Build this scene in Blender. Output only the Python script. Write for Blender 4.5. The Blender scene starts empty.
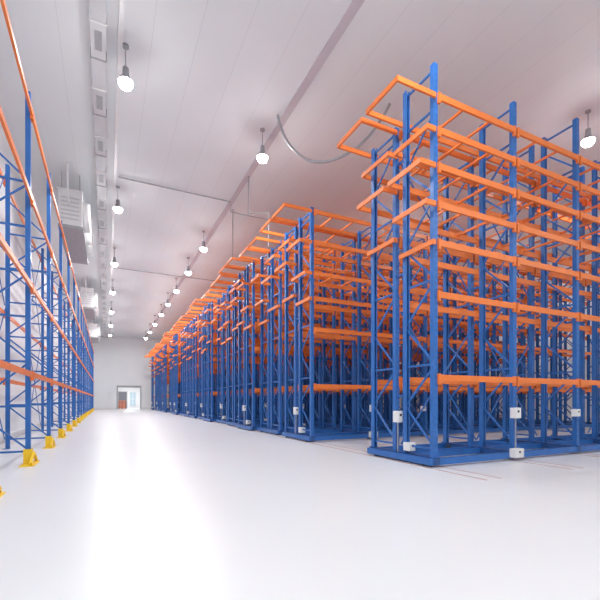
import bpy, math
from mathutils import Vector, Matrix
scene=bpy.context.scene
scene.view_settings.view_transform='Standard'
scene.view_settings.look='None'
scene.view_settings.exposure=0

# ---------------- materials
def mat(name,col,rough=0.5,metal=0,noise=0.04,scale=6,emis=0,bump=0,coord='Object'):
    m=bpy.data.materials.new(name); m.use_nodes=True
    nt=m.node_tree; b=nt.nodes['Principled BSDF']
    b.inputs['Roughness'].default_value=rough; b.inputs['Metallic'].default_value=metal
    tc=nt.nodes.new('ShaderNodeTexCoord'); n=nt.nodes.new('ShaderNodeTexNoise')
    n.inputs['Scale'].default_value=scale; n.inputs['Detail'].default_value=4
    nt.links.new(tc.outputs[coord],n.inputs['Vector'])
    r=nt.nodes.new('ShaderNodeValToRGB')
    r.color_ramp.elements[0].position=0.3; r.color_ramp.elements[1].position=0.7
    r.color_ramp.elements[0].color=tuple(max(0,c*(1-noise)) for c in col)+(1,)
    r.color_ramp.elements[1].color=tuple(min(1,c*(1+noise)) for c in col)+(1,)
    nt.links.new(n.outputs['Fac'],r.inputs['Fac']); nt.links.new(r.outputs['Color'],b.inputs['Base Color'])
    if emis:
        b.inputs['Emission Color'].default_value=(1,1,1,1); b.inputs['Emission Strength'].default_value=emis
    return m
BLUE=mat('blue_paint',(0.026,0.145,0.46),0.35,0,0.08,3)
DBLUE=mat('dark_blue_paint',(0.02,0.08,0.26),0.45,0,0.1,3)
ORANGE=mat('orange_paint',(0.86,0.21,0.04),0.4,0,0.06,3)
YELLOW=mat('yellow_paint',(0.9,0.6,0.02),0.45,0,0.05,5)
WHITEP=mat('white_enamel',(0.8,0.8,0.8),0.4)
DUCT=mat('duct_sheet',(0.62,0.62,0.64),0.45,0,0.05,1.5)
GREYM=mat('galvanised_steel',(0.38,0.38,0.40),0.4,0.3,0.1,8)
DARK=mat('dark_rubber',(0.03,0.03,0.035),0.6)
LAMPE=mat('lamp_diffuser',(1,1,1),0.5,emis=95)
WALL=mat('wall_panel',(0.87,0.885,0.90),0.6,0,0.015,0.6)
PINK=mat('rail_steel',(0.5,0.33,0.30),0.5,0,0.08,4)
TRIM=mat('ceiling_trim',(0.60,0.54,0.58),0.6,0,0.02,2)
DGREY=mat('door_frame_grey',(0.16,0.17,0.2),0.5)
WIN=mat('window_light',(0.5,0.65,0.75),0.2)

def brickmat(name,c1,c2,bw,rh,rough,rot=0,mort=0.006):
    m=bpy.data.materials.new(name); m.use_nodes=True; nt=m.node_tree; b=nt.nodes['Principled BSDF']
    b.inputs['Roughness'].default_value=rough
    if name=='epoxy_floor': b.inputs['Specular IOR Level'].default_value=0.4
    tc=nt.nodes.new('ShaderNodeTexCoord'); mp=nt.nodes.new('ShaderNodeMapping'); mp.inputs['Rotation'].default_value[2]=rot
    br=nt.nodes.new('ShaderNodeTexBrick'); br.offset=0
    br.inputs['Scale'].default_value=1; br.inputs['Brick Width'].default_value=bw; br.inputs['Row Height'].default_value=rh
    br.inputs['Mortar Size'].default_value=mort; br.inputs['Mortar Smooth'].default_value=0.3
    br.inputs['Color1'].default_value=c1+(1,); br.inputs['Color2'].default_value=tuple(c*0.985 for c in c1)+(1,)
    br.inputs['Mortar'].default_value=c2+(1,)
    n=nt.nodes.new('ShaderNodeTexNoise'); n.inputs['Scale'].default_value=0.5; n.inputs['Detail'].default_value=5
    mx=nt.nodes.new('ShaderNodeMixRGB'); mx.blend_type='MULTIPLY'; mx.inputs['Fac'].default_value=0.06
    nt.links.new(tc.outputs['Object'],mp.inputs['Vector']); nt.links.new(mp.outputs['Vector'],br.inputs['Vector'])
    nt.links.new(tc.outputs['Object'],n.inputs['Vector'])
    nt.links.new(br.outputs['Color'],mx.inputs['Color1']); nt.links.new(n.outputs['Fac'],mx.inputs['Color2'])
    nt.links.new(mx.outputs['Color'],b.inputs['Base Color'])
    return m
FLOOR=brickmat('epoxy_floor',(0.755,0.77,0.785),(0.69,0.70,0.715),6,6,0.30)
CEIL=brickmat('ceiling_panels',(0.83,0.845,0.865),(0.74,0.75,0.775),1000,1.15,0.6,math.pi/2,0.012)

# ---------------- mesh builder
class MB:
    def __init__(s): s.v=[];s.f=[];s.mi=[];s.mats=[];s.sm=[]
    def m(s,mt):
        if mt not in s.mats: s.mats.append(mt)
        return s.mats.index(mt)
    def box(s,x0,x1,y0,y1,z0,z1,mt):
        b=len(s.v)
        s.v+=[(x0,y0,z0),(x1,y0,z0),(x1,y1,z0),(x0,y1,z0),(x0,y0,z1),(x1,y0,z1),(x1,y1,z1),(x0,y1,z1)]
        k=s.m(mt)
        for q in ((0,3,2,1),(4,5,6,7),(0,1,5,4),(1,2,6,5),(2,3,7,6),(3,0,4,7)):
            s.f.append(tuple(b+i for i in q)); s.mi.append(k); s.sm.append(False)
    def bar(s,p,q,w,h,mt):
        p=Vector(p);q=Vector(q);d=(q-p).normalized()
        up=Vector((0,0,1)) if abs(d.z)<0.99 else Vector((1,0,0))
        a=d.cross(up).normalized()*w/2; c=a.cross(d).normalized()*h/2
        b=len(s.v)
        for o in (p,q):
            for t in (-a-c,a-c,a+c,-a+c): s.v.append(tuple(o+t))
        k=s.m(mt)
        for f in ((0,1,2,3),(7,6,5,4),(0,4,5,1),(1,5,6,2),(2,6,7,3),(3,7,4,0)):
            s.f.append(tuple(b+i for i in f)); s.mi.append(k); s.sm.append(False)
    def lathe(s,o,axis,prof,mt,n=20):
        o=Vector(o);ax=Vector(axis).normalized()
        u=ax.orthogonal().normalized(); w=ax.cross(u)
        b=len(s.v);k=s.m(mt)
        for t,r in prof:
            for i in range(n):
                an=2*math.pi*i/n
                s.v.append(tuple(o+ax*t+(u*math.cos(an)+w*math.sin(an))*r))
        for j in range(len(prof)-1):
            for i in range(n):
                i2=(i+1)%n
                s.f.append((b+j*n+i,b+j*n+i2,b+(j+1)*n+i2,b+(j+1)*n+i)); s.mi.append(k); s.sm.append(True)
        s.f.append(tuple(b+i for i in range(n))[::-1]); s.mi.append(k); s.sm.append(False)
        s.f.append(tuple(b+(len(prof)-1)*n+i for i in range(n))); s.mi.append(k); s.sm.append(False)
    def mesh(s,name):
        me=bpy.data.meshes.new(name); me.from_pydata(s.v,[],s.f)
        for mt in s.mats: me.materials.append(mt)
        me.polygons.foreach_set('material_index',s.mi); me.polygons.foreach_set('use_smooth',s.sm)
        me.update(); return me
    def obj(s,name,loc=(0,0,0)):
        return put(name,s.mesh(name),loc)
def put(name,me,loc=(0,0,0)):
    o=bpy.data.objects.new(name,me); o.location=loc; scene.collection.objects.link(o); return o

# ---------------- room
XL,XR,YB,YF,H=-3.3,29.0,-7.0,70.0,11.5
def rb(name,a,mt):
    m=MB(); m.box(*a,mt); return m.obj(name)
rb('floor',(XL-0.3,XR+0.3,YB-0.3,YF+9,-0.3,0),FLOOR)
rb('ceiling',(XL-0.3,XR+0.3,YB-0.3,YF+0.3,H,H+0.3),CEIL)
rb('wall_left',(XL-0.3,XL,YB,YF,0,H),WALL)
rb('wall_right',(XR,XR+0.3,YB,YF,0,H),WALL)
rb('wall_back',(XL-0.3,XR+0.3,YB-0.3,YB,0,H),WALL)
DX0,DX1,DH=1.7,5.0,3.5
m=MB()
m.box(XL-0.3,DX0,YF,YF+0.3,0,H,WALL); m.box(DX1,XR+0.3,YF,YF+0.3,0,H,WALL); m.box(DX0,DX1,YF,YF+0.3,DH,H,WALL)
m.obj('wall_far')
m=MB()
for (a,b) in ((DX0-0.18,DX0),(DX1,DX1+0.18)):
    m.box(a,b,YF-0.06,YF-0.005,0,DH+0.3,GREYM)
m.box(DX0,DX1,YF-0.06,YF-0.005,DH,DH+0.3,GREYM)
m.obj('door_1')
y=YF+0.3
m=MB()
m.box(-1,8,y+7,y+7.3,0,4.5,WALL); m.box(-1.3,-1,y,y+7,0,4.5,WALL); m.box(8,8.3,y,y+7,0,4.5,WALL)
m.box(-1,8,y,y+7,4.5,4.8,WALL)
m.obj('wall_loading_bay')
m=MB()
m.box(3.7,4.9,y+6.9,y+6.98,0.3,3.0,WHITEP); m.box(3.85,4.75,y+6.86,y+6.9,0.45,2.85,WIN)
m.box(4.26,4.34,y+6.83,y+6.86,0.4,2.9,WHITEP); m.box(3.8,4.8,y+6.83,y+6.86,1.65,1.72,WHITEP)
m.obj('window_1')
m=MB()
m.box(2.0,3.3,y+6.88,y+6.97,0,2.9,DGREY); m.box(1.9,2.0,y+6.86,y+6.97,0,3.0,GREYM); m.box(3.3,3.4,y+6.86,y+6.97,0,3.0,GREYM); m.box(1.9,3.4,y+6.86,y+6.97,2.9,3.0,GREYM)
m.obj('door_2')
m=MB()
for k in range(7):
    z=k*0.2
    for xx in (1.9,2.4,2.9): m.box(xx,xx+0.12,y+3,y+4,z,z+0.12,DARK)
    for yy in range(5): m.box(1.9,3.02,y+3+yy*0.21,y+3.16+yy*0.21,z+0.12,z+0.2,ORANGE)
m.obj('pallet_stack')
m=MB(); m.box(2.7,4.3,y+2.9,y+3.1,4.3,4.48,WHITEP); lp=m.obj('batten_lamp')
l=bpy.data.lights.new('loading_bay_light','AREA'); l.energy=260; l.size=1.5
lo=bpy.data.objects.new('loading_bay_light',l); lo.location=(3.5,y+3,4.2)
scene.collection.objects.link(lo); lo.parent=lp

m=MB(); m.box(XL,XL+0.06,YB,YF,0,0.25,WHITEP); m.obj('baseboard_left')
m=MB(); m.box(XL,DX0-0.19,YF-0.06,YF,0,0.25,WHITEP); m.box(DX1+0.19,XR,YF-0.06,YF,0,0.25,WHITEP); m.obj('baseboard_far')
m=MB(); m.box(5.55,5.8,YB,YF,H-0.05,H,TRIM); m.obj('trim_1')
m=MB(); m.box(0.3,0.42,YB,YF,H-0.08,H,WHITEP); m.obj('trim_2')
m=MB(); m.box(XL,XR,YF-0.15,YF,H-0.25,H,WHITEP); m.obj('trim_3')

# ---------------- right mobile racks
BAY=2.65; NB=7
LINES=[0,1.0,1.3,2.3]
def post(m,x,y,h,side,z0=0.22):
    w=0.06; d=0.09
    m.box(x-w,x+w,min(y,y+side*0.014),max(y,y+side*0.014),z0,h,BLUE)
    for sx in (-1,1):
        xa=x+sx*w; xb=xa-sx*0.014
        m.box(min(xa,xb),max(xa,xb),min(y,y-side*d),max(y,y-side*d),z0,h,BLUE)
        xb2=xa-sx*0.035
        m.box(min(xa,xb2),max(xa,xb2),min(y-side*d,y-side*(d+0.012)),max(y-side*d,y-side*(d+0.012)),z0,h,BLUE)
    z=z0+0.25
    while z<h-0.1:
        for sx in (-0.028,0.018):
            m.box(x+sx,x+sx+0.012,min(y+side*0.013,y+side*0.0155),max(y+side*0.013,y+side*0.0155),z,z+0.05,DBLUE)
        z+=0.15
    m.box(x-0.09,x+0.09,y-0.08,y+0.08,z0,z0+0.012,BLUE)
def brace(m,x,ya,yb,h,z0=0.3,pitch=0.95):
    z=z0+0.1; k=0
    m.bar((x,ya,z),(x,yb,z),0.035,0.045,BLUE)
    while z+pitch<h-0.1:
        a,b=(ya,yb) if k%2==0 else (yb,ya)
        m.bar((x+0.01,a,z+0.03),(x+0.01,b,z+pitch-0.03),0.03,0.045,BLUE)
        z+=pitch;k+=1
        if k%2==0: m.bar((x,ya,z),(x,yb,z),0.035,0.045,BLUE)
    m.bar((x,ya,h-0.12),(x,yb,h-0.12),0.035,0.045,BLUE)
LA=[(2.0,0),(4.0,0),(5.1,0.12),(6.0,0.3),(7.1,0.5),(8.2,1.08)]
LBv=[(2.0,0),(4.3,0),(5.5,0.12),(6.7,0.45),(7.6,0.3),(8.2,1.08)]
L1A=[(2.0,0),(3.85,0),(5.0,0.1),(5.85,0.3),(6.7,0.45),(7.5,0.25),(8.25,1.08)]
def mobile(la,lb,ha,hb,tall=None,boxes=True,xb_bays=(1,4,6)):
    m=MB()
    L=BAY*NB
    for i in range(NB+1):
        x=i*BAY
        for (a,b,hh) in ((0,1.0,ha),(1.3,2.3,hb)):
            if tall and i in tall: hh=9.4
            post(m,x,a,hh,-1); post(m,x,b,hh,1)
            brace(m,x,a+0.03,b-0.03,hh)
        for z in (1.6,4.6,7.4): m.bar((x,1.0,z),(x,1.3,z),0.05,0.05,BLUE)
        m.box(x-0.08,x+0.08,-0.06,2.36,0.06,0.22,DBLUE)
        for yy in (0.25,2.05): m.lathe((x-0.12,yy,0.085),(1,0,0),[(0,0.085),(0.24,0.085)],DARK,14)
    for yy in LINES:
        m.box(-0.12,L+0.12,yy-0.05,yy+0.05,0.05,0.2,BLUE)
    m.box(-0.16,-0.12,-0.06,2.36,0.05,0.2,BLUE)
    for lv,(a,b) in ((la,(0,1.0)),(lb,(1.3,2.3))):
        for li,(z,e) in enumerate(lv):
            for yy,s in ((a,-1),(b,1)):
                ya,yb=sorted((yy+s*0.016,yy+s*0.066))
                for i in range(NB):
                    xa=i*BAY+0.06; xb=(i+1)*BAY-0.06
                    m.box(xa,xb,ya,yb,z-0.075,z+0.03,ORANGE)
                    m.box(xa,xb,ya,(yb-0.015 if s>0 else yb),z+0.03,z+0.065,ORANGE)
                    for xc in (xa-0.02,xb-0.04):
                        m.box(xc,xc+0.06,ya-0.006,yb+0.006,z-0.15,z+0.09,ORANGE)
                if e>0.05: m.box(-e,-0.04,ya,yb,z-0.06,z+0.05,ORANGE)
            if e>0.05:
                m.box(-e-0.04,-e,a-0.07,b+0.07,z-0.06,z+0.05,ORANGE)
            if li>=3:
                for i in range(NB):
                    for t in (0.33,0.67):
                        x=(i+t)*BAY
                        m.box(x-0.025,x+0.025,a,b,z-0.02,z+0.03,ORANGE)
    for i in xb_bays:
        xa,xb=i*BAY,(i+1)*BAY
        for z in (0.4,4.1):
            m.bar((xa,1.15,z),(xb,1.15,z+3.3),0.02,0.035,BLUE); m.bar((xb,1.17,z),(xa,1.17,z+3.3),0.02,0.035,BLUE)
    def cbox(x,y,z,w=0.2,d=0.14,h=0.26):
        m.box(x-w/2,x+w/2,y-d/2,y+d/2,z,z+h,WHITEP)
        m.box(x-w/2+0.02,x+w/2-0.02,y-d/2-0.008,y-d/2,z+0.02,z+h-0.02,WHITEP)
        m.box(x-0.03,x+0.03,y-d/2-0.014,y-d/2-0.008,z+h*0.55,z+h*0.75,DARK)
    if boxes:
        cbox(-0.1,1.15,0.95,0.14,0.2,0.28)
        m.bar((-0.1,1.15,0.22),(-0.1,1.15,0.95),0.025,0.025,GREYM)
        m.box(-0.06,0.0,1.0,1.3,1.05,1.1,GREYM)
        cbox(-0.0,0.85,0.28,0.18,0.22,0.2)
        cbox(BAY-0.1,-0.1,1.05,0.22,0.14,0.26)
        m.bar((BAY-0.1,-0.1,0.3),(BAY-0.1,-0.1,1.05),0.02,0.02,GREYM)
        cbox(BAY-0.1,-0.13,0.08,0.32,0.16,0.22)
        cbox(2*BAY-0.25,-0.1,1.05,0.18,0.14,0.2)
    return m
X0=6.6
me1=mobile(L1A,LBv,9.0,8.35,(2,3),True,(0,1,3,5)).mesh('mobile_pallet_rack_near')
me2=mobile(LA,LBv,8.35,8.3,None,True).mesh('mobile_pallet_rack_a')
me3=mobile(LBv,LA,8.3,8.35,None,False,(0,3,5)).mesh('mobile_pallet_rack_b')
put('mobile_pallet_rack',me1,(X0,6.7,0))
yy=12.6
offs=[0,0.1,-0.15,0.05,0.2,-0.1,0.1,0]
k=0
while yy+2.6<YF-1:
    put('mobile_pallet_rack',me3 if k%2 else me2,(X0+offs[k%8],yy,0)); yy+=(2.75 if k%3 else 3.1); k+=1
m=MB()
for x in [X0+i*BAY for i in range(NB+1)]:
    for dx in (-0.22,0.17):
        m.box(x+dx,x+dx+0.05,5.2,YF-0.5,-0.02,0.004,PINK)
m.obj('floor_rails')

# ---------------- left static rack
m=MB()
LX=-1.6; LB=-2.75; PB=3.75; HL=8.7
ys=[3.7+PB*i for i in range(17)]
def postx(m,x,y,h,s):
    w=0.055
    m.box(min(x,x+s*0.014),max(x,x+s*0.014),y-w,y+w,0,h,BLUE)
    for sy in (-1,1):
        ya=y+sy*w; yb=ya-sy*0.014
        m.box(min(x,x-s*0.09),max(x,x-s*0.09),min(ya,yb),max(ya,yb),0,h,BLUE)
    m.box(x-0.09,x+0.09,y-0.09,y+0.09,0,0.012,BLUE)
for y in ys:
    postx(m,LX,y,HL,1); postx(m,LB,y,HL,-1)
    z=0.3;k=0
    while z+1.05<HL:
        m.bar((LX-0.03,y,z),(LB+0.03,y,z),0.035,0.045,BLUE)
        a,b=(LX-0.03,LB+0.03) if k%2==0 else (LB+0.03,LX-0.03)
        m.bar((a,y+0.01,z+0.03),(b,y+0.01,z+1.02),0.03,0.04,BLUE)
        z+=1.05;k+=1
    m.box(LX+0.03,LX+0.045,y-0.1,y+0.1,0,0.36,YELLOW)
    m.box(LX-0.12,LX+0.03,y-0.115,y-0.1,0,0.36,YELLOW)
    m.box(LX-0.12,LX+0.03,y+0.1,y+0.115,0,0.36,YELLOW)
    m.box(LX-0.15,LX+0.14,y-0.45,y+0.45,0,0.02,YELLOW)
    for sy in (-1,1):
        m.bar((LX+0.07,y+sy*0.02,0.26),(LX+0.07,y+sy*0.42,0.05),0.05,0.07,YELLOW)
for z in (2.1,4.15,6.2,8.2):
    for x,s in ((LX,1),(LB,-1)):
        xa,xb=sorted((x+s*0.016,x+s*0.066))
        for i in range(len(ys)-1):
            m.box(xa,xb,ys[i]+0.06,ys[i+1]-0.06,z-0.065,z+0.055,ORANGE)
            for yc in (ys[i]+0.03,ys[i+1]-0.09):
                m.box(xa-0.005,xb+0.005,yc,yc+0.06,z-0.14,z+0.08,ORANGE)
for i in (1,2,4,7,10,13):
    a,b=ys[i],ys[i+1]
    for z in (0.3,4.4):
        m.bar((LB-0.02,a,z),(LB-0.02,b,z+4.0),0.02,0.035,BLUE); m.bar((LB-0.04,b,z),(LB-0.04,a,z+4.0),0.02,0.035,BLUE)
m.obj('pallet_rack')

# ---------------- cooling units
def cool():
    m=MB()
    L=5.0
    m.box(-0.9,0,0,L,0,1.5,WHITEP)
    m.box(-0.95,0.04,-0.03,L+0.03,1.5,1.56,WHITEP)
    m.box(-0.92,0.06,-0.02,L+0.02,-0.12,0,GREYM)
    for i in range(3):
        c=(0.0,L*(i+0.5)/3,0.75)
        m.lathe(c,(1,0,0),[(0,0.66),(0.3,0.62),(0.3,0.56),(0.05,0.53)],WHITEP,28)
        m.lathe((0.06,c[1],c[2]),(1,0,0),[(0,0.5),(0.02,0.5)],DARK,28)
        m.lathe((0.08,c[1],c[2]),(1,0,0),[(0,0.12),(0.1,0.1)],GREYM,16)
        for a in range(5):
            an=a*2*math.pi/5
            m.bar((0.14,c[1],c[2]),(0.14,c[1]+0.46*math.cos(an),c[2]+0.46*math.sin(an)),0.03,0.16,GREYM)
        if i<2: m.box(0,0.02,L*(i+1)/3-0.03,L*(i+1)/3+0.03,0,1.5,GREYM)
    for k in range(6): m.box(-0.8,-0.1,-0.015,0,0.25+k*0.18,0.31+k*0.18,DUCT)
    for x in (-0.8,-0.1):
        for y in (0.3,L-0.3):
            m.bar((x,y,1.56),(x,y,2.39),0.03,0.03,GREYM)
    m.bar((-0.5,0.1,0.9),(-0.5,-0.6,0.9),0.07,0.07,WHITEP); m.bar((-0.5,-0.6,0.9),(-0.5,-0.6,2.39),0.07,0.07,WHITEP)
    return m.mesh('cooling_unit')
cm=cool()
for y in (20.0,37.0,54.0): put('cooling_unit',cm,(-0.95,y,H-2.4))

# sheet metal duct on the ceiling
m=MB()
m.box(-0.38,0.0,YB+0.5,YF-0.5,H-0.28,H-0.005,DUCT)
y=YB+1.0; k=0
while y<YF-0.6:
    m.box(-0.40,0.02,y,y+0.05,H-0.30,H-0.005,GREYM if k%2 else WHITEP)
    if k%2==0:
        m.box(-0.28,-0.10,y+0.3,y+0.95,H-0.288,H-0.28,GREYM)
    y+=1.25;k+=1
m.obj('air_duct')

def cable(name,pts,r,mt,smooth=False):
    cu=bpy.data.curves.new(name,'CURVE'); cu.dimensions='3D'; cu.bevel_depth=r; cu.bevel_resolution=2
    if smooth:
        sp=cu.splines.new('NURBS'); sp.points.add(len(pts)-1); sp.order_u=4; sp.use_endpoint_u=True
    else:
        sp=cu.splines.new('POLY'); sp.points.add(len(pts)-1)
    for i,p in enumerate(pts): sp.points[i].co=(*p,1)
    cu.materials.append(mt); o=bpy.data.objects.new(name,cu); scene.collection.objects.link(o); return o
cable('conduit_pipe',[(0.5,19.5,H-0.1),(5.6,19.5,H-0.1),(5.6,19.5,H-0.6),(10,19.5,H-0.6),(10,19.5,8.4)],0.035,GREYM)
cable('conduit_pipe',[(5.7,17.0,H-0.06),(5.7,17.0,H-1.7),(6.5,16.6,H-1.7),(6.5,16.6,8.3)],0.035,GREYM)
cable('conduit_pipe',[(5.95,20.3,H-0.06),(5.95,20.3,H-2.6),(7.0,20.3,H-2.6),(7.0,20.3,8.3)],0.035,GREYM)
cable('power_cable',[(5.4,12.9,H-0.06),(5.45,12.7,H-0.9),(6.0,12.2,H-2.0),(7.0,11.6,H-2.0),(8.0,11.0,H-1.3),(8.6,10.8,H-0.04)],0.045,GREYM,True)
cable('conduit_pipe',[(0.5,33,H-0.1),(14,33,H-0.1)],0.03,GREYM)

# ---------------- high bay lamps
def lamp():
    m=MB()
    m.lathe((0,0,0),(0,0,1),[(0.0,0.20),(0.03,0.21),(0.10,0.14),(0.2,0.09),(0.24,0.09),(0.4,0.08),(0.43,0.03)],GREYM,24)
    m.bar((0,0,0.43),(0,0,1.03),0.025,0.025,GREYM)
    m.lathe((0,0,0.98),(0,0,1),[(0,0.09),(0.05,0.09)],GREYM,16)
    m.lathe((0,0,0),(0,0,-1),[(0,0.195),(0.07,0.19),(0.14,0.15),(0.18,0.08),(0.195,0.02)],LAMPE,24)
    return m.mesh('high_bay_lamp')
lm=lamp()
ld=bpy.data.lights.new('high_bay_bulb','AREA'); ld.shape='DISK'; ld.size=0.4; ld.energy=175; ld.color=(0.97,0.985,1)
pos=[(0.5,y) for y in (-3,4.0,12.3,20.6,29,36.7,45,53,61)]
pos+=[(5.2,y) for y in (-3,5,13.9,23.8,28.7,34,39,44,50,56,62)]
pos+=[(15,y) for y in (-2,8.1,18,28,38,48,60)]
pos+=[(23,y) for y in (-2,8,18,28,38,48,60)]
for (x,y) in pos:
    o=put('high_bay_lamp',lm,(x,y,H-1.035))
    b=bpy.data.objects.new('bulb',ld); b.location=(0,0,-0.21); scene.collection.objects.link(b); b.parent=o

w=bpy.data.worlds.new('World'); scene.world=w; w.use_nodes=True
w.node_tree.nodes['Background'].inputs['Color'].default_value=(0.9,0.93,1,1)
w.node_tree.nodes['Background'].inputs['Strength'].default_value=0.5

cd=bpy.data.cameras.new('camera'); cd.sensor_width=36; cd.lens=24; cd.shift_y=100/600; cd.clip_end=300
c=bpy.data.objects.new('camera',cd); scene.collection.objects.link(c)
c.location=(0,0,1.5); c.rotation_euler=(math.pi/2,0,-math.atan(194/400))
scene.camera=c
